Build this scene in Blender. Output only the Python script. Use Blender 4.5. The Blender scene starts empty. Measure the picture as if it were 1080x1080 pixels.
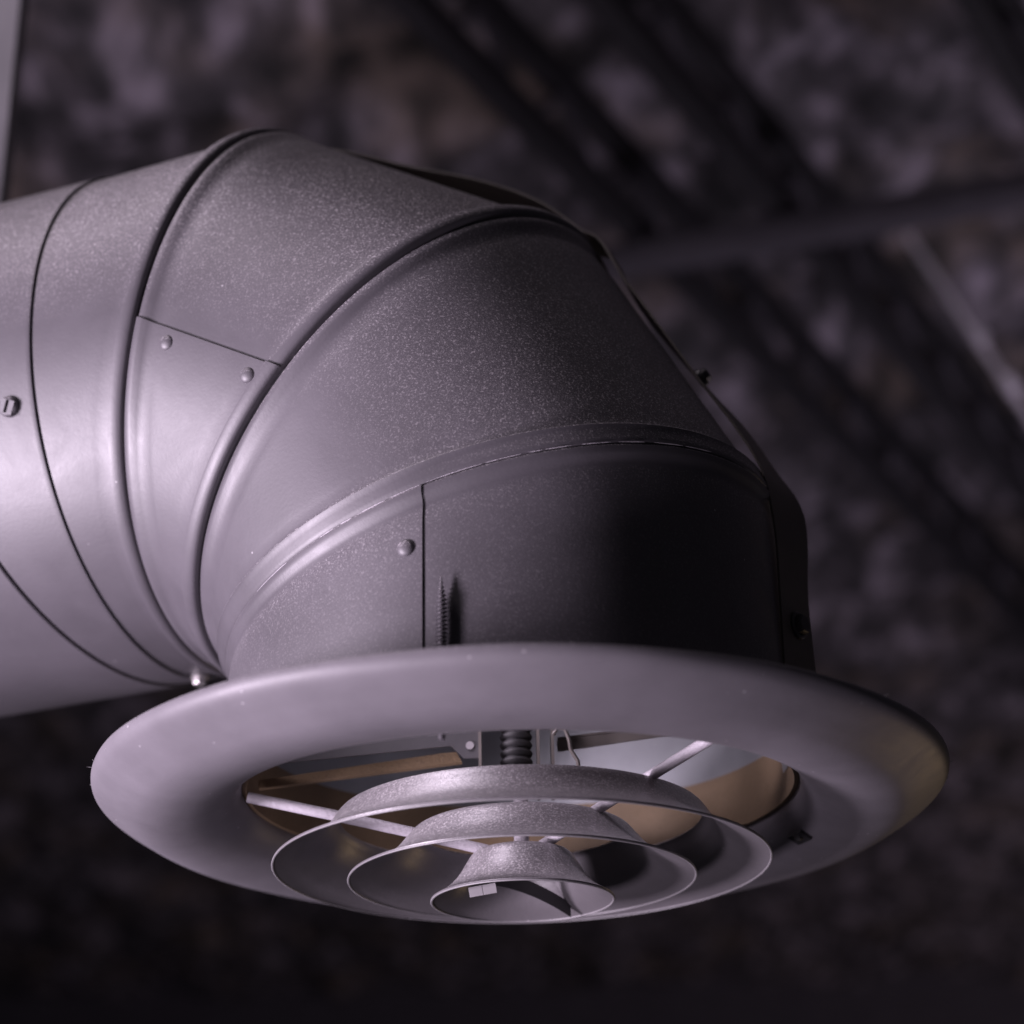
import bpy, bmesh, math, random
import numpy as np
from mathutils import Vector, Matrix
random.seed(4); rng = np.random.default_rng(4)
scene = bpy.context.scene
C = scene.collection
PI = math.pi
S = 0.15                                   # duct radius in metres; shapes below are written in duct radii

# ------------------------------------------------------------------ camera
cam_d = bpy.data.cameras.new('camera'); cam = bpy.data.objects.new('camera', cam_d); C.objects.link(cam)
cam_d.sensor_width = 36; cam_d.lens = 36 * 2141.0 / 1080.0
cam_d.clip_start = 0.02; cam_d.clip_end = 100
pitch, yaw, roll = 0.4181, 0.00131, -0.02011
f = Vector((math.sin(yaw)*math.cos(pitch), math.cos(yaw)*math.cos(pitch), math.sin(pitch)))
r0 = Vector((math.cos(yaw), -math.sin(yaw), 0)); u0 = r0.cross(f)
r1 = r0*math.cos(roll) + u0*math.sin(roll); u1 = -r0*math.sin(roll) + u0*math.cos(roll)
CAM = Vector((-0.0187, -6.73539, -2.64948)) * S
M = Matrix((r1, u1, -f)).transposed().to_4x4(); M.translation = CAM
cam.matrix_world = M
cam_d.dof.use_dof = True; cam_d.dof.focus_distance = 6.6 * S; cam_d.dof.aperture_fstop = 4.5
cam_d.dof.aperture_blades = 0
scene.camera = cam

# ------------------------------------------------------------------ world and lamps
world = bpy.data.worlds.new('World'); scene.world = world; world.use_nodes = True
bgn = world.node_tree.nodes['Background']
bgn.inputs[0].default_value = (0.55, 0.50, 0.62, 1); bgn.inputs[1].default_value = 0.036

def area(name, loc, target, size, power, col, size_y=None):
    l = bpy.data.lights.new(name, 'AREA'); l.energy = power; l.color = col; l.size = size
    if size_y: l.shape = 'RECTANGLE'; l.size_y = size_y
    o = bpy.data.objects.new(name, l); C.objects.link(o); o.location = loc
    d = Vector(target) - Vector(loc); o.rotation_euler = d.to_track_quat('-Z', 'Y').to_euler()
    return o
LAV = (0.97, 0.83, 1.0)
area('low_lamp', (-1.35, -0.62, -0.58), (-0.15, 0, 0.0), 0.30, 43, LAV)
area('front_low_lamp', (-0.95, -1.05, -1.25), (0, 0, -0.1), 0.30, 13, LAV)
area('side_lamp', (-1.75, -0.85, -0.14), (-0.05, 0, -0.05), 0.30, 23, LAV)
area('high_lamp', (-0.95, -0.45, 1.5), (-0.05, 0, 0.15), 0.4, 6.5, (1.0, 0.86, 0.96))
area('warm_lamp', (1.25, 1.35, -0.70), (0.1, 0, -0.1), 0.3, 1.1, (1.0, 0.68, 0.36))
area('duct_bounce_fill', (-0.085, -0.075, 0.01), (0.03, -0.015, -0.15), 0.06, 0.125, LAV).data.spread = math.radians(110)  # added fill inside the duct, stands in for light bounced off its walls
area('ceiling_lamp', (1.7, 1.9, -0.3), (1.0, 2.6, 1.4), 0.7, 19, (0.92, 0.80, 1.0))
area('far_ceiling_fill', (4.4, 5.5, -0.6), (3.2, 8.5, 0.9), 0.6, 34, (1.0, 0.80, 0.90))  # added fill that lifts the far background at lower right
scene.view_settings.view_transform = 'Standard'; scene.view_settings.look = 'None'
scene.view_settings.exposure = 0.0; scene.view_settings.gamma = 1.0
scene.render.engine = 'CYCLES'

# ------------------------------------------------------------------ materials
def nodes(name):
    m = bpy.data.materials.new(name); m.use_nodes = True
    nt = m.node_tree; b = nt.nodes['Principled BSDF']
    return m, nt, b
def N(nt, kind, **kw):
    n = nt.nodes.new(kind)
    for k, v in kw.items():
        if k in n.inputs: n.inputs[k].default_value = v
        else: setattr(n, k, v)
    return n
def ramp(nt, fac, stops):
    r = nt.nodes.new('ShaderNodeValToRGB'); nt.links.new(fac, r.inputs[0])
    e = r.color_ramp.elements
    while len(e) < len(stops): e.new(0.5)
    for i, (p, c) in enumerate(stops): e[i].position = p; e[i].color = c if len(c) == 4 else (*c, 1)
    return r
def mathn(nt, op, a, b=None, clamp=False):
    n = nt.nodes.new('ShaderNodeMath'); n.operation = op; n.use_clamp = clamp
    for i, v in enumerate((a, b)):
        if v is None: continue
        if isinstance(v, (int, float)): n.inputs[i].default_value = v
        else: nt.links.new(v, n.inputs[i])
    return n.outputs[0]
def mixc(nt, fac, a, b):
    n = nt.nodes.new('ShaderNodeMix'); n.data_type = 'RGBA'
    for sock, v in ((n.inputs[0], fac), (n.inputs[6], a), (n.inputs[7], b)):
        if isinstance(v, (int, float)): sock.default_value = v
        elif isinstance(v, tuple): sock.default_value = (*v, 1) if len(v) == 3 else v
        else: nt.links.new(v, sock)
    return n.outputs[2]

def paint(name, base, rough, dust=0.0, spec=0.5, metal=0.0, speck=(0.55, 0.66), bump=0.12, dustcol=(0.55, 0.52, 0.55), allover=0.0, filmk=0.10, fleckn=0.975):
    """matt sprayed paint: slight blotches, orange peel, settled pale dust specks on faces that look up"""
    m, nt, b = nodes(name)
    g = N(nt, 'ShaderNodeNewGeometry')
    pos = g.outputs['Position']
    blot = N(nt, 'ShaderNodeTexNoise', Scale=14.0, Detail=5.0, Roughness=0.6); nt.links.new(pos, blot.inputs['Vector'])
    peel = N(nt, 'ShaderNodeTexNoise', Scale=520.0, Detail=3.0, Roughness=0.6); nt.links.new(pos, peel.inputs['Vector'])
    grain = N(nt, 'ShaderNodeTexNoise', Scale=900.0, Detail=2.0, Roughness=0.65); nt.links.new(pos, grain.inputs['Vector'])
    k = ramp(nt, blot.outputs[0], [(0.28, tuple(c*0.80 for c in base)), (0.72, tuple(c*1.16 for c in base))])
    col = k.outputs[0]
    sep = N(nt, 'ShaderNodeSeparateXYZ'); nt.links.new(g.outputs['Normal'], sep.inputs[0])
    up = N(nt, 'ShaderNodeMapRange'); nt.links.new(sep.outputs[2], up.inputs[0])
    up.inputs[1].default_value = -0.07; up.inputs[2].default_value = 0.65; up.inputs[3].default_value = allover; up.inputs[4].default_value = 1.0
    patch = N(nt, 'ShaderNodeTexNoise', Scale=9.0, Detail=3.0); nt.links.new(pos, patch.inputs['Vector'])
    pr = ramp(nt, patch.outputs[0], [(0.25, (0.35,)*3), (0.7, (1,)*3)])
    sp = ramp(nt, grain.outputs[0], [(speck[0], (0,)*3), (speck[1], (1,)*3)])
    amt = mathn(nt, 'MULTIPLY', up.outputs[0], pr.outputs[0])
    powder = N(nt, 'ShaderNodeTexNoise', Scale=1250.0, Detail=2.0, Roughness=0.7); nt.links.new(pos, powder.inputs['Vector'])
    pw = ramp(nt, powder.outputs[0], [(0.47, (0,)*3), (0.64, (0.34,)*3)])
    fine = mathn(nt, 'MULTIPLY', amt, mathn(nt, 'MULTIPLY', mathn(nt, 'MAXIMUM', sp.outputs[0], pw.outputs[0]), dust), True)
    film = mathn(nt, 'MULTIPLY', amt, dust*filmk, True)
    # a few single larger flecks
    vor = N(nt, 'ShaderNodeTexVoronoi', Scale=170.0); nt.links.new(pos, vor.inputs['Vector'])
    wn = N(nt, 'ShaderNodeTexWhiteNoise'); nt.links.new(vor.outputs['Position'], wn.inputs['Vector'])
    rare = mathn(nt, 'GREATER_THAN', wn.outputs['Value'], fleckn)
    dot = mathn(nt, 'LESS_THAN', vor.outputs['Distance'], 0.10)
    fleck = mathn(nt, 'MULTIPLY', mathn(nt, 'MULTIPLY', rare, dot), 0.55)
    col = mixc(nt, film, col, dustcol)
    col = mixc(nt, fine, col, dustcol)
    col = mixc(nt, fleck, col, (0.5, 0.48, 0.5))
    nt.links.new(col, b.inputs['Base Color'])
    smg = N(nt, 'ShaderNodeTexNoise', Scale=26.0, Detail=6.0, Roughness=0.7, Distortion=1.5); nt.links.new(pos, smg.inputs['Vector'])
    rr = ramp(nt, smg.outputs[0], [(0.32, (rough*0.93,)*3), (0.68, (min(1, rough*1.08),)*3)])
    rgh = mathn(nt, 'ADD', rr.outputs[0], mathn(nt, 'MULTIPLY', fine, 0.3), True)
    nt.links.new(rgh, b.inputs['Roughness'])
    b.inputs['Metallic'].default_value = metal; b.inputs['Specular IOR Level'].default_value = spec
    dent = N(nt, 'ShaderNodeTexNoise', Scale=11.0, Detail=1.0); nt.links.new(pos, dent.inputs['Vector'])
    hgt = mathn(nt, 'ADD', mathn(nt, 'MULTIPLY', peel.outputs[0], 1.0), mathn(nt, 'MULTIPLY', fine, 1.0))
    bp = N(nt, 'ShaderNodeBump', Strength=bump, Distance=0.0006); nt.links.new(hgt, bp.inputs['Height'])
    bp2 = N(nt, 'ShaderNodeBump', Strength=0.25, Distance=0.004); nt.links.new(dent.outputs[0], bp2.inputs['Height'])
    nt.links.new(bp2.outputs[0], bp.inputs['Normal']); nt.links.new(bp.outputs[0], b.inputs['Normal'])
    return m

M_PAINT = paint('duct_paint', (0.082, 0.075, 0.086), 0.50, dust=1.0, spec=0.75, speck=(0.555, 0.65), dustcol=(0.85, 0.80, 0.83), filmk=0.04)
M_DISC = paint('diffuser_paint', (0.142, 0.132, 0.147), 0.50, dust=0.55, spec=0.5, bump=0.10, fleckn=0.90)
M_RING = paint('cone_paint', (0.120, 0.111, 0.120), 0.36, dust=0.9, spec=0.6, speck=(0.50, 0.70), bump=0.22, allover=0.0, filmk=0.10, dustcol=(0.72, 0.68, 0.70))
M_EDGE = paint('pale_rim_paint', (0.21, 0.20, 0.21), 0.45, dust=0.4, spec=0.6)  # paler than the cone paint
M_GALV = paint('galvanised_sheet', (0.34, 0.35, 0.37), 0.42, metal=0.55, spec=0.5, bump=0.05)
M_BROWN = paint('brown_primer', (0.190, 0.132, 0.078), 0.55, dust=0.5, spec=0.4, bump=0.5, allover=0.8, dustcol=(0.05, 0.04, 0.03))
M_DARK = paint('dark_steel', (0.045, 0.043, 0.047), 0.45, spec=0.5)
M_BLACK = paint('black_rubber', (0.022, 0.021, 0.023), 0.55, spec=0.4)
M_STEEL = paint('bare_steel', (0.42, 0.40, 0.40), 0.38, metal=0.8, bump=0.4)
M_ROD = paint('rod_paint', (0.46, 0.43, 0.47), 0.45, dust=0.8, bump=0.8, dustcol=(0.18, 0.17, 0.18), allover=0.3)
M_TAPE = paint('white_tape', (0.42, 0.40, 0.42), 0.6, bump=0.05)
M_STRAP = paint('strap_steel', (0.13, 0.115, 0.105), 0.5, spec=0.5, metal=0.2)

# ------------------------------------------------------------------ scene-graph helpers
def thing(name, label, cat, loc, group=None):
    o = bpy.data.objects.new(name, None); C.objects.link(o); o.location = Vector(loc) * S
    o.empty_display_size = 0.02
    o['label'] = label; o['category'] = cat
    if group: o['group'] = group
    return o
def wloc(o):
    v = Vector((0, 0, 0))
    while o is not None: v += o.location; o = o.parent
    return v
def mesh(name, verts, faces, mats, parent=None, smooth=True, fm=None, sharp=40, scale=S, origin=None):
    base = wloc(parent) if parent else Vector((0, 0, 0))
    v = np.array([tuple(q) for q in verts], float) * scale
    if origin is None: org = base
    else: org = Vector(origin) * scale
    v = v - np.array(org)
    me = bpy.data.meshes.new(name); me.from_pydata(v.tolist(), [], faces); me.validate()
    for m in (mats if isinstance(mats, (list, tuple)) else [mats]): me.materials.append(m)
    if fm: me.polygons.foreach_set('material_index', fm)
    if smooth:
        me.polygons.foreach_set('use_smooth', [True] * len(me.polygons))
        bm = bmesh.new(); bm.from_mesh(me)
        bmesh.ops.recalc_face_normals(bm, faces=bm.faces)
        for e in bm.edges:
            if len(e.link_faces) == 2 and e.calc_face_angle(0) > math.radians(sharp): e.smooth = False
        bm.to_mesh(me); bm.free()
    me.update()
    o = bpy.data.objects.new(name, me); C.objects.link(o)
    if parent: o.parent = parent
    o.location = org - base
    return o
def frame_of(axis):
    a = Vector(axis).normalized(); t = Vector((0, 0, 1)) if abs(a.z) < 0.9 else Vector((1, 0, 0))
    x = a.cross(t).normalized(); return a, x, a.cross(x)
def lathe(profile, axis=(0, 0, 1), org=(0, 0, 0), seg=48, closed=False, cap=False):
    """profile: (r, z) along axis"""
    a, x, y = frame_of(axis); o = Vector(org); V = []; F = []
    if tuple(axis) == (0, 0, 1): x, y = Vector((1, 0, 0)), Vector((0, 1, 0))
    n = len(profile)
    for i in range(seg):
        t = 2*PI*i/seg; d = x*math.cos(t) + y*math.sin(t)
        for r, z in profile: V.append(o + d*r + a*z)
    m = n if closed else n - 1
    for i in range(seg):
        j = (i + 1) % seg
        for k in range(m):
            l = (k + 1) % n
            F.append((i*n+k, j*n+k, j*n+l, i*n+l))
    if cap:
        F.append(tuple(i*n for i in range(seg))[::-1]); F.append(tuple(i*n+n-1 for i in range(seg)))
    return V, F
def join(*vf):
    V = []; F = []
    for v, fc in vf:
        k = len(V); V += list(v); F += [tuple(i + k for i in q) for q in fc]
    return V, F
def tube(pts, rad, seg=12):
    V = []; F = []; pts = [Vector(p) for p in pts]; n = len(pts)
    prev = None
    for i, p in enumerate(pts):
        d = (pts[min(i+1, n-1)] - pts[max(i-1, 0)]).normalized()
        if prev is None: _, x, y = frame_of(d)
        else: x = (prev - d*prev.dot(d)).normalized(); y = d.cross(x)
        prev = x
        rr = rad[i] if isinstance(rad, (list, tuple)) else rad
        for k in range(seg):
            t = 2*PI*k/seg; V.append(p + (x*math.cos(t) + y*math.sin(t))*rr)
    for i in range(n-1):
        for k in range(seg):
            l = (k+1) % seg; F.append((i*seg+k, i*seg+l, (i+1)*seg+l, (i+1)*seg+k))
    F.append(tuple(range(seg))[::-1]); F.append(tuple((n-1)*seg+k for k in range(seg)))
    return V, F
def boxv(c, hx, hy, hz, ax=None):
    c = Vector(c); X, Y, Z = ax if ax else (Vector((1,0,0)), Vector((0,1,0)), Vector((0,0,1)))
    V = [c + X*hx*sx + Y*hy*sy + Z*hz*sz for sx in (-1, 1) for sy in (-1, 1) for sz in (-1, 1)]
    F = [(0,1,3,2), (4,6,7,5), (0,4,5,1), (2,3,7,6), (0,2,6,4), (1,5,7,3)]
    return V, F
def smooth_profile(pts, n=6):
    P = [np.array(p, float) for p in pts]; out = []
    for i in range(len(P)-1):
        p0, p1, p2, p3 = P[max(i-1, 0)], P[i], P[i+1], P[min(i+2, len(P)-1)]
        for k in range(n):
            t = k/n
            out.append(0.5*((2*p1) + (p2-p0)*t + (2*p0-5*p1+4*p2-p3)*t*t + (3*p1-p0-3*p2+p3)*t**3))
    out.append(P[-1]); return [tuple(q) for q in out]
def thick(prof, t):
    """offset the profile to its left by t -> closed loop"""
    P = [np.array(p, float) for p in prof]; off = []
    for i, p in enumerate(P):
        d = P[min(i+1, len(P)-1)] - P[max(i-1, 0)]; d /= np.hypot(*d) + 1e-12
        off.append(tuple(p + np.array([-d[1], d[0]])*t))
    return list(prof) + off[::-1]

# ------------------------------------------------------------------ elbow geometry
alpha, tthroat, step = 0.34566, 0.17268, 0.53145
H = Vector((-math.cos(alpha), math.sin(alpha), 0)); K = Vector((0, 0, 1)); NN = H.cross(K)
half = step/2; Lc = tthroat + 2*math.tan(half)
AX = [H*math.sin(i*step) + K*math.cos(i*step) for i in range(4)]
J = [Vector((0, 0, 0))]; J.append(J[0] + AX[1]*Lc); J.append(J[1] + AX[2]*Lc)
MN = [(AX[i] + AX[i+1]).normalized() for i in range(3)]     # mitre plane normals
BASE = [J[0], J[0], J[1], J[2]]
S1C = J[2] + AX[3]*0.455

UPEND = [(0.0, -0.010), (0.0012, 0.012), (0.004, 0.0190), (0.012, 0.0250), (0.026, 0.0285), (0.044, 0.0295), (0.054, 0.0275), (0.059, 0.018), (0.062, 0.001), (0.075, -0.002), (0.12, 0.0)]
DNEND = [(0.0, -0.016), (0.003, -0.008), (0.008, 0.004), (0.022, 0.010), (0.040, 0.009), (0.060, 0.002), (0.085, -0.004), (0.12, 0.0)]
UPEND3 = [(0.0, -0.006), (0.0015, 0.008), (0.006, 0.012), (0.020, 0.0145), (0.045, 0.0155), (0.062, 0.018), (0.071, 0.0225), (0.077, 0.020), (0.081, 0.010), (0.085, 0.001), (0.10, -0.002), (0.13, 0.0)]
DNEND3 = [(0.0, -0.004), (0.0015, 0.006), (0.008, 0.011), (0.024, 0.011), (0.036, 0.007), (0.048, -0.001), (0.065, -0.005), (0.09, -0.003), (0.12, 0.0)]
PLAIN = [(0.0, -0.004), (0.003, 0.0), (0.02, 0.0)]
def piece(i, pa, ma, pb, mb, enda, endb, R=1.0, seam=None, seg=240, flap=0.010, wob=0.0, mid=10, inner=0.975, seed=0, sq=(0.0, 0.0)):
    """tube wall of axis i between plane (pa, ma) and plane (pb, mb); outer skin and galvanised inner skin"""
    a = AX[i]; P = BASE[i]; E1 = NN.cross(a); V = []; F = []; fm = []
    ths = [2*PI*k/seg - PI for k in range(seg)]
    if seam is not None:
        s0 = math.radians(seam); ths += [s0 - 0.0035, s0 + 0.0005, s0 - 0.012]; ths = sorted(ths)
    nt = len(ths); cols = []
    ph = seed*1.7
    for th in ths:
        e = E1*math.cos(th) + NN*math.sin(th)
        up = 0.0
        if seam is not None:
            dd = (math.radians(seam) - th) % (2*PI)
            if dd < 2.2: up = flap*(1 - max(0, (dd - 0.9)/1.3))
        w = wob*(math.sin(3*th + ph) + 0.6*math.sin(5*th + 2*ph))
        hs = max(0.0, math.cos(th))**1.6; Ra = R - sq[0]*hs; Rb = R - sq[1]*hs
        x0 = (pa - P - e*Ra).dot(ma)/a.dot(ma); x1 = (pb - P - e*Rb).dot(mb)/a.dot(mb)
        L = x1 - x0; q = min(1.0, L/0.26)
        col = [(d*q, o) for d, o in enda]
        d0, d1 = enda[-1][0]*q, L - endb[-1][0]*q
        col += [(d0 + (d1 - d0)*m/mid, 0.0) for m in range(1, mid)]
        col += [(L - d*q, o) for d, o in reversed(endb)]
        oc = [P + e*(Ra + (Rb - Ra)*d/L + o + up + w*math.sin(PI*d/L)) + a*(x0 + d) for d, o in col]
        ic = [P + e*(Ra - R + inner*R) + a*(x0 + 0.001), P + e*(Rb - R + inner*R) + a*(x1 - 0.001)]
        cols.append(oc + ic)
    n = len(cols[0]); no = n - 2
    for c in cols: V += c
    for k in range(nt):
        l = (k+1) % nt
        for m in range(no-1):
            F.append((k*n+m, l*n+m, l*n+m+1, k*n+m+1)); fm.append(0)
        F.append((k*n+no-1, l*n+no-1, l*n+n-1, k*n+n-1)); fm.append(1)
        F.append((k*n+n-1, l*n+n-1, l*n+n-2, k*n+n-2)); fm.append(1)
        F.append((k*n+n-2, l*n+n-2, l*n, k*n)); fm.append(1)
    return V, F, fm
def on_cyl(i, ax, deg, R=1.0):
    th = math.radians(deg); e = NN.cross(AX[i])*math.cos(th) + NN*math.sin(th)
    return BASE[i] + AX[i]*ax + e*R, e

elbow = thing('duct_elbow', 'dark grey segmented sheet metal elbow bending down to the round diffuser', 'duct elbow', (0, 0, -0.6))
def gore(args, kw, label=None):
    V, F, fm = piece(*args, **kw)
    return mesh('gore', V, F, [M_PAINT, M_GALV], elbow, fm=fm, sharp=34)
gD = gore((0, Vector((0, 0, -0.62)), K, J[0], MN[0], PLAIN, DNEND3), dict(seam=-86.95, seed=1, wob=0.002, flap=0.006, sq=(0.055, 0.065)))
gC = gore((1, J[0], MN[0], J[1], MN[1], UPEND3, DNEND), dict(seam=140, seed=2, wob=0.002, sq=(0.065, 0.02)))
gB = gore((2, J[1], MN[1], J[2], MN[2], UPEND, DNEND), dict(seam=-96.6, seed=3, wob=0.002, flap=0.010, sq=(0.02, -0.025)))
gA = gore((3, J[2], MN[2], S1C, AX[3], UPEND, PLAIN), dict(seed=4, wob=0.001, sq=(-0.025, 0.0)))
gD['label'] = 'lowest segment with a vertical lap seam above the diffuser'
gB['label'] = 'segment with a lap seam and two rivets'

# chipped paint: thin bright flecks of bare metal along the lowest joint
random.seed(12); th = -150.0
while th < -22:
    ln = random.uniform(2.0, 12.0); pts = []
    for k in range(6):
        t = math.radians(th + ln*k/5); e = -H*math.cos(t) + NN*math.sin(t); R_ = 1.0135 - 0.065*max(0, math.cos(t))**1.6
        pts.append(e*R_ + K*((-e*R_).dot(MN[0])/K.dot(MN[0]) - 0.001))
    if random.random() < 0.85:
        V, F = tube(pts, [0.0006] + [random.uniform(0.0008, 0.0017) for _ in range(4)] + [0.0006], 6)
        mesh('chipped_edge', V, F, M_ROD, gD)
    th += ln + random.uniform(0.2, 2.2)
def rivet(i, ax, deg, parent, R=1.0075):
    p, e = on_cyl(i, ax, deg, R)
    prof = [(0.031, -0.006), (0.029, -0.0005), (0.0275, 0.003), (0.0245, 0.007), (0.019, 0.0105), (0.012, 0.013), (0.005, 0.014), (0.0005, 0.0141)]
    V, F = lathe(prof, e, p, 20)
    return mesh('rivet', V, F, M_PAINT, parent)
rivet(2, 0.517, -99.7, gB); rivet(2, 0.153, -100.3, gB); rivet(0, -0.193, -90.1, gD)

def screw_head(p, e, rad, parent, mat, slot_ang=0.4, hexa=False, name='screw'):
    e = Vector(e).normalized(); _, x, y = frame_of(e)
    sx = x*math.cos(slot_ang) + y*math.sin(slot_ang); sy = e.cross(sx)
    parts = []
    if hexa:
        parts.append(lathe([(rad*1.35, -0.01), (rad*1.35, 0.012), (rad*1.2, 0.016), (rad, 0.016)], e, p, 24))
        parts.append(lathe([(rad, 0.0), (rad, 0.030), (rad*0.85, 0.036), (0.0005, 0.036)], e, p, 6))
    else:
        parts.append(lathe([(rad, -0.012), (rad, 0.012), (rad*0.93, 0.020), (rad*0.7, 0.026), (rad*0.62, 0.026), (rad*0.62, 0.014), (0.0005, 0.014)], e, p, 24))
        for s in (-1, 1):
            hw = rad*0.27; parts.append(boxv(p + sy*s*(rad*0.17+hw) + e*0.013, rad*(0.66), hw, 0.014, (sx, sy, e)))
    V, F = join(*parts)
    return mesh(name, V, F, mat, parent)

# small hexagonal bolt under the throat
p, e = on_cyl(3, 0.42, 167, 1.006)
screw_head(p, Vector((0, -0.1, -1)), 0.026, elbow, M_STEEL, hexa=True, name='bolt')

# ------------------------------------------------------------------ straight duct
S2P, S2N = Vector((-1.6418, 0.2893, 0.0275)), Vector((-0.8563, 0.4873, -0.171))
duct = thing('round_duct', 'straight dark grey round duct entering from the left edge of the picture', 'duct', J[2] + AX[3]*0.6)
V, F, fm = piece(3, S1C + AX[3]*0.002, AX[3], S2P, S2N, [(0, -0.007), (0.0015, -0.001), (0.004, 0.0), (0.02, 0)], PLAIN, R=1.010, seed=5, inner=0.985)
mesh('duct_collar', V, F, [M_PAINT, M_GALV], duct, fm=fm)
V, F, fm = piece(3, S2P + AX[3]*0.005, S2N, J[2] + AX[3]*5.5, AX[3], [(0, -0.014), (0.002, -0.001), (0.006, 0.002), (0.03, 0)], PLAIN, R=1.018, seed=6, inner=0.985)
mesh('duct_wall', V, F, [M_PAINT, M_GALV], duct, fm=fm)
p, e = on_cyl(3, 0.555, -109.4, 1.006)
screw_head(p, e, 0.038, duct, M_PAINT, 1.15)

# ------------------------------------------------------------------ diffuser
dif = thing('round_diffuser', 'round dark grey air diffuser with nested cone rings under the elbow', 'diffuser', (0, 0, -1.09))
under = smooth_profile([(0.942, -0.64), (0.943, -0.68), (0.950, -0.725), (0.975, -0.768), (1.02, -0.805), (1.09, -0.834), (1.16, -0.848), (1.22, -0.848), (1.275, -0.836),
                        (1.325, -0.812), (1.368, -0.786), (1.402, -0.764), (1.427, -0.744), (1.440, -0.725), (1.443, -0.706), (1.438, -0.693)], 5)
V, F = lathe(thick(under, 0.014), seg=256, closed=True)
for q in V:
    t = math.atan2(q.y, q.x); rr = math.hypot(q.x, q.y); g = max(0.0, (rr - 1.0)/0.44)
    q.z += g*(0.0035*math.sin(2*t + 0.7) + 0.002*math.sin(5*t + 1.9) + 0.0012*math.sin(11*t))
oc = mesh('outer_cone', V, F, M_DISC, dif)
# collar that slides up into the elbow
V, F = lathe(thick([(0.930, -0.712), (0.930, -0.64), (0.930, -0.56), (0.930, -0.50)], -0.015), seg=160, closed=True)
mesh('neck_collar', V, F, M_BROWN, dif)

def ring(prof, name='cone_ring', t=0.007, mat=M_RING):
    pr = smooth_profile(prof, 6)
    V, F = lathe(thick(pr, t), seg=192, closed=True)
    o = mesh(name, V, F, mat, dif)
    r, z = prof[-1]
    V, F = lathe([(r + 0.0042*math.cos(a), z + 0.0036*math.sin(a)) for a in [2*PI*k/8 for k in range(8)]], seg=192, closed=True)
    mesh('rim_bead', V, F, M_EDGE, o)
    return o
g1 = ring([(0.615, -0.800), (0.628, -0.815), (0.650, -0.850), (0.690, -0.893), (0.750, -0.930), (0.800, -0.952), (0.836, -0.9675)])
g2 = ring([(0.350, -0.846), (0.368, -0.858), (0.395, -0.890), (0.435, -0.935), (0.490, -0.975), (0.545, -1.000), (0.583, -1.012)])
g3 = ring([(0.0008, -0.918), (0.08, -0.918), (0.140, -0.921), (0.165, -0.934), (0.185, -0.965), (0.215, -1.012), (0.255, -1.052), (0.305, -1.083)])
# spider rods from the neck to the hub
for az in (183, -47, 85):
    a = math.radians(az); d = Vector((math.cos(a), math.sin(a), 0))
    V, F = tube([d*0.928 + Vector((0, 0, -0.719)), d*0.63 + Vector((0, 0, -0.785)), d*0.38 + Vector((0, 0, -0.843)), d*0.10 + Vector((0, 0, -0.912))], 0.0185, 14)
    mesh('spider_rod', V, F, M_ROD, dif)
V, F = lathe([(0.026, -0.925), (0.026, -0.70), (0.0005, -0.70)], seg=20)
mesh('hub_stem', V, F, M_ROD, dif)
# arched grip strip and white tape inside the smallest cone
V = []; F = []
gp = smooth_profile([(-0.20, -0.06, -1.012), (-0.13, -0.02, -1.002), (-0.05, 0.03, -1.003), (0.03, 0.085, -1.018), (0.105, 0.145, -1.042), (0.165, 0.20, -1.068)], 5); n = len(gp)
for x, y, z in gp:
    for dy in (0, 0.008):
        for dz in (-0.026, 0.022): V.append((x, y + dy, z + dz))
for k in range(n-1):
    b = k*4; c = b + 4
    F += [(b, c, c+2, b+2), (b+1, b+3, c+3, c+1), (b, b+1, c+1, c), (b+2, c+2, c+3, b+3)]
mesh('grip_strip', V, F, M_DARK, g3)
for dx in (0.0, 0.0455):
    V, F = boxv((-0.155 + dx, -0.10, -1.070 + dx*0.16), 0.0222, 0.003, 0.0165, (Vector((0.985, 0, 0.16)).normalized(), Vector((0, 1, 0)), Vector((-0.16, 0, 0.985)).normalized()))
    mesh('tape_label', V, F, M_TAPE, g3)

# damper mechanism above the cones
def slab(poly, y0, y1):
    n = len(poly); V = [(x, y0, z) for x, z in poly] + [(x, y1, z) for x, z in poly]
    F = [tuple(range(n)), tuple(range(n, 2*n))[::-1]] + [(k, k+n, (k+1) % n + n, (k+1) % n) for k in range(n)]
    return V, F
prof = []
for k in range(7):
    z = -0.66 + k*0.030; prof += [(0.044, z), (0.053, z+0.006), (0.056, z+0.013), (0.053, z+0.020), (0.044, z+0.026)]
V, F = lathe(prof + [(0.001, prof[-1][1])], org=(-0.012, -0.05, 0), seg=32)
mesh('spring_bellows', V, F, M_BLACK, dif)
for nm, x in (('side_plate', -0.135), ('side_plate', 0.063), ('side_plate', 0.112)):
    hgt = -0.47 if x < 0.1 else -0.515
    V, F = slab([(x-0.005, -0.72), (x+0.005, -0.72), (x+0.005, hgt), (x-0.005, hgt)], -0.12, 0.06)
    mesh(nm, V, F, M_STRAP, dif)
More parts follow.
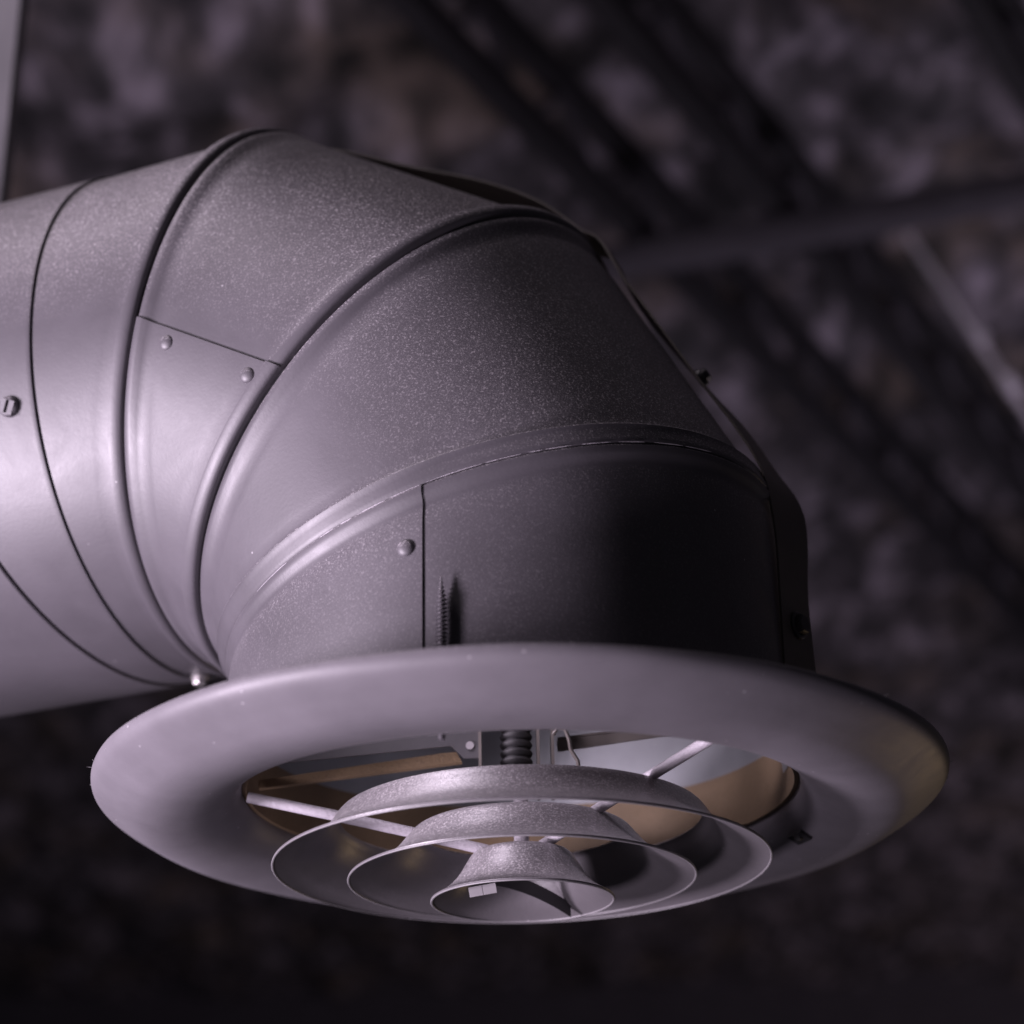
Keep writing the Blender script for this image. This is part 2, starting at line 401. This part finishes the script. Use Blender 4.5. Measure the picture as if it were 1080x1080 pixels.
# left channel arm: folded plate with a pierced end
arm = slab([(-0.90, -0.560), (-0.25, -0.492), (-0.135, -0.480), (-0.135, -0.600), (-0.19, -0.600), (-0.235, -0.555), (-0.90, -0.612)], -0.06, -0.052)
V, F = join(arm, slab([(-0.90, -0.562), (-0.14, -0.482), (-0.14, -0.472), (-0.90, -0.552)], -0.06, 0.03))
a = mesh('damper_arm', V, F, M_DARK, dif, smooth=False)
V, F = lathe([(0.014, 0), (0.014, 0.006), (0.0005, 0.006)], (0, -1, 0), (-0.17, -0.060, -0.556), 16)
mesh('pivot_hole', V, F, M_EDGE, a)
V, F = slab([(-0.90, -0.640), (-0.27, -0.556), (-0.22, -0.552), (-0.20, -0.588), (-0.90, -0.668)], 0.02, 0.05)
mesh('damper_arm', V, F, M_BROWN, dif, smooth=False)
V, F = join(slab([(0.13, -0.530), (0.90, -0.440), (0.90, -0.47), (0.13, -0.570)], -0.02, -0.012), slab([(0.13, -0.528), (0.90, -0.438), (0.90, -0.430), (0.13, -0.520)], -0.02, 0.05))
mesh('damper_arm', V, F, M_STRAP, dif, smooth=False)
V, F = tube([(0.115, -0.13, -0.545), (0.13, -0.135, -0.522), (0.155, -0.135, -0.528), (0.168, -0.135, -0.565), (0.172, -0.135, -0.60), (0.195, -0.135, -0.64), (0.20, -0.135, -0.70)], 0.007, 8)
mesh('hook_wire', V, F, M_STRAP, dif)
V, F = slab([(-0.14, -0.465), (0.14, -0.465), (0.14, -0.452), (-0.14, -0.452)], -0.12, 0.06)
mesh('top_plate', V, F, M_STRAP, dif, smooth=False)
# small dark clip on the far flare
p = Vector((0.985, 0.264, -0.80))
V, F = join(boxv(p, 0.026, 0.040, 0.022, (Vector((0.8, 0.4, -0.4)).normalized(), Vector((-0.45, 0.89, 0)).normalized(), Vector((0.35, 0.18, 0.92)).normalized())),
            lathe([(0.017, 0), (0.017, 0.03), (0.012, 0.036), (0.0005, 0.036)], (-0.5, -0.6, -0.6), p, 14))
mesh('clip', V, F, M_BLACK, dif)

# long pointed screw standing up behind the rim
prof = [(0.0005, -0.300)]
z = -0.318
while z > -0.74:
    c = min(1.0, (-0.300 - z)/0.09)
    prof += [(0.010*c, z + 0.006), (0.0185*c, z), (0.010*c, z - 0.003)]; z -= 0.0135
prof += [(0.010, -0.76), (0.010, -0.83), (0.0005, -0.83)]
V, F = lathe(prof, org=(-0.2315, -0.9955, 0), seg=18)
mesh('fixing_screw', V, F, M_PAINT, dif)

# lint caught on the rim
random.seed(31); parts = []
for az in [176, 181, 188, 194, 200, 206, 215, -14, -9, -3, 2, 7, 231, 248, -40, 170, 165, 12]:
    t = math.radians(az + random.uniform(-2, 2)); d = Vector((math.cos(t), math.sin(t), 0)); q = d*1.440 + Vector((0, 0, -0.70 + random.uniform(-0.02, 0.01)))
    w = Vector((random.uniform(-1, 1), random.uniform(-1, 1), random.uniform(-0.6, 1)))*0.010
    parts.append(tube([q - d*0.006, q + d*0.005 + w*0.4, q + d*random.uniform(0.006, 0.014) + w], [0.0012, 0.0010, 0.0006], 5))
V, F = join(*parts); lint = mesh('lint', V, F, M_EDGE, dif); lint['kind'] = 'stuff'

# ------------------------------------------------------------------ strap along the heel
strap = thing('metal_strap', 'thin dark metal strap running along the outer back of the elbow', 'strap', (1.03, -0.36, -0.7))
def hk(hc, kc): return H*hc + K*kc
path = [(-0.985, -0.67, 0.07, 0.26), (-0.980, -0.45, 0.07, 0.28), (-0.978, -0.10, 0.07, 0.30), (-0.985, 0.12, 0.07, 0.32), (-0.970, 0.26, 0.07, 0.30), (-0.920, 0.385, 0.06, 0.22), (-0.825, 0.57, 0.05, 0.12),
        (-0.69, 0.785, 0.03, 0.04), (-0.475, 1.155, 0.03, 0.0), (-0.385, 1.365, 0.03, 0.0), (-0.30, 1.435, 0.03, 0.03), (-0.126, 1.605, 0.03, 0.05), (0.105, 1.755, 0.03, 0.04), (0.415, 1.885, 0.03, 0.0), (0.70, 2.010, 0.0, 0.0), (0.78, 2.02, 0.0, 0.0), (1.0, 2.0, 0.0, 0.0)]
sp = smooth_profile(path, 6)
V = []; F = []; w = 0.105
for k, (a, b, c, tw) in enumerate(sp):
    q = sp[min(k+1, len(sp)-1)]; o = sp[max(k-1, 0)]; d = hk(q[0]-o[0], q[1]-o[1]).normalized(); out = NN.cross(d).normalized()
    if out.dot(K*0.5 - H) < 0: out = -out
    ctr = hk(a, b) + NN*c; tw += 0.05*math.sin(k*0.37)
    wd = NN*math.cos(tw) + out*math.sin(tw); od = out*math.cos(tw) - NN*math.sin(tw)
    for s in (-1, 1):
        for tt in (0, 0.008): V.append(ctr + wd*s*w + od*tt)
n = len(sp)
for k in range(n-1):
    b = k*4; c = b+4
    F += [(b, c, c+2, b+2), (b+1, b+3, c+3, c+1), (b, b+1, c+1, c), (b+2, c+2, c+3, b+3)]
F += [(0, 2, 3, 1), ((n-1)*4, (n-1)*4+1, (n-1)*4+3, (n-1)*4+2)]
mesh('strip', V, F, M_STRAP, strap, smooth=True, sharp=50)
screw_head(hk(-0.983, -0.22) + NN*0.07, -H*0.95 - NN*0.3, 0.036, strap, M_DARK, 0.3, hexa=True)
screw_head(hk(-0.72, 0.745) + NN*0.0, (-H*0.85 + K*0.5), 0.026, strap, M_DARK, 0.8, hexa=True)

# ------------------------------------------------------------------ background: dark ceiling
m, nt, b = nodes('sprayed_ceiling')
g = N(nt, 'ShaderNodeNewGeometry')
n1 = N(nt, 'ShaderNodeTexNoise', Scale=9.0, Detail=4.0, Roughness=0.55); mp = N(nt, 'ShaderNodeMapping'); mp.inputs['Rotation'].default_value = (0, 0, math.radians(35)); mp.inputs['Scale'].default_value = (1.6, 0.9, 1.0)
nt.links.new(g.outputs['Position'], mp.inputs['Vector']); nt.links.new(mp.outputs[0], n1.inputs['Vector'])
cr = ramp(nt, n1.outputs[0], [(0.36, (0.010, 0.009, 0.011)), (0.52, (0.055, 0.048, 0.055)), (0.70, (0.22, 0.19, 0.225))])
n2 = N(nt, 'ShaderNodeTexNoise', Scale=2.6, Detail=3.0); nt.links.new(g.outputs['Position'], n2.inputs['Vector'])
br = ramp(nt, n2.outputs[0], [(0.5, (0, 0, 0)), (0.66, (1, 1, 1))])
tan = ramp(nt, n1.outputs[0], [(0.36, (0.010, 0.008, 0.007)), (0.68, (0.15, 0.115, 0.10))])
nt.links.new(mixc(nt, br.outputs[0], cr.outputs[0], tan.outputs[0]), b.inputs['Base Color']); b.inputs['Roughness'].default_value = 0.8
M_CEIL = m
M_BEAM = paint('beam_paint', (0.012, 0.011, 0.013), 0.7, spec=0.2)
M_BEAM2 = paint('beam_paint_grey', (0.045, 0.041, 0.049), 0.85, spec=0.15)
M_POST = paint('post_paint', (0.105, 0.10, 0.11), 0.5)
M_PIPE = paint('pipe_galv', (0.60, 0.56, 0.62), 0.40, metal=0.2)

# lumpy sprayed insulation under the deck
nx, ny = 150, 190; X = np.linspace(-3.6, 3.6, nx); Y = np.linspace(0.2, 9.5, ny)
from mathutils import noise as mnoise
V = []
for y in Y:
    for x in X:
        q = Vector((x*2.3, y*2.3, 0.3)); zz = 0.08*mnoise.noise(q) + 0.06*mnoise.noise(q*2.3 + Vector((3, 1, 7))) + 0.05*mnoise.noise(q*5.1)
        V.append((x, y, 1.62 + zz))
F = [(j*nx+i, j*nx+i+1, (j+1)*nx+i+1, (j+1)*nx+i) for j in range(ny-1) for i in range(nx-1)]
o = mesh('ceiling', V, F, M_CEIL, None, scale=1.0, sharp=180); o['kind'] = 'structure'
V, F = boxv((0, 9.6, 0.0), 3.7, 0.05, 2.2); o = mesh('back_wall', V, F, M_BEAM2, None, smooth=False, scale=1.0); o['kind'] = 'structure'

def truss(a, b, label, group):
    a, b = Vector(a), Vector(b); d = (b-a).normalized(); sd = d.cross(Vector((0, 0, 1))).normalized(); u = Vector((0, 0, 1)); L = (b-a).length
    t = thing('roof_truss', label, 'truss', tuple(a/S), group)
    for nm, off in (('chord', 0.0), ('chord', 0.13)):
        V, F = join(boxv((a+b)/2 + u*off, L/2, 0.017, 0.003, (d, sd, u)), boxv((a+b)/2 + u*(off+0.0205) + sd*0.0135, L/2, 0.003, 0.017, (d, sd, u)))
        mesh(nm, V, F, M_BEAM, t, smooth=False, scale=1.0)
    k = 0; x = 0.05; first = None
    while x < L - 0.15:
        p0, p1 = (0.006, 0.126) if k % 2 == 0 else (0.126, 0.006)
        V, F = tube([a + d*x + u*p0, a + d*(x+0.12) + u*p1], 0.008, 8)
        mesh('web_bar', V, F, M_BEAM2, t, scale=1.0); x += 0.12; k += 1
    return t
dA = Vector((0.5655, 1.0, 0)).normalized()
def along(p, t0, t1, z): p = Vector((p[0], p[1], z)); return tuple(p + dA*t0), tuple(p + dA*t1)
GR = 'roof trusses crossing the ceiling behind the duct'
truss(*along((0.386, 1.619), -1.2, 4.5, 1.3), 'dark blurred roof truss running diagonally behind the elbow, middle one of three', GR)
truss(*along((0.221, 1.778), -1.4, 4.5, 1.3), 'dark blurred roof truss running diagonally down to the top of the elbow, leftmost of three', GR)
truss(*along((0.74, 1.387), -0.9, 4.5, 1.3), 'dark blurred roof truss across the upper right corner, rightmost of three', GR)
V, F = tube([(-0.15, 1.88, 1.275), (0.4, 1.715, 1.275), (1.5, 1.37, 1.275)], 0.030, 20)
o = mesh('ceiling_pipe', V, F, M_BEAM2, None, scale=1.0); o['label'] = 'dim grey pipe crossing under the roof trusses at right'; o['category'] = 'pipe'
# thin hanger wire; its glints are put in as pale links
t = thing('hanger_chain', 'thin blurred metal cable with two pale links for its glints near the right edge', 'cable', (0.76/S, 2.2/S, 1.53/S))
V, F = tube([(0.74, 2.2, 1.57), (0.80, 2.2, 1.445), (0.91, 2.2, 1.211), (0.98, 2.2, 1.06)], 0.008, 8); mesh('cable', V, F, M_PIPE, t, scale=1.0)
for q in ((0.843, 2.19, 1.354), (0.889, 2.19, 1.255)):
    V, F = tube([Vector(q) + Vector((-0.006, 0, 0.014)), Vector(q) + Vector((0.006, 0, -0.014))], 0.014, 10); mesh('link', V, F, M_PIPE, t, scale=1.0)
# upright strut at the far left
t = thing('hanger_strut', 'pale grey upright metal strut in the upper left corner', 'strut', (-0.385/S, 0.25/S, 0.3/S))
V, F = join(boxv((-0.3935, 0.25, 0.55), 0.0235, 0.002, 0.33), boxv((-0.372, 0.262, 0.55), 0.002, 0.0095, 0.33), boxv((-0.415, 0.262, 0.55), 0.002, 0.0095, 0.33))
mesh('channel', V, F, M_POST, t, smooth=False, scale=1.0)
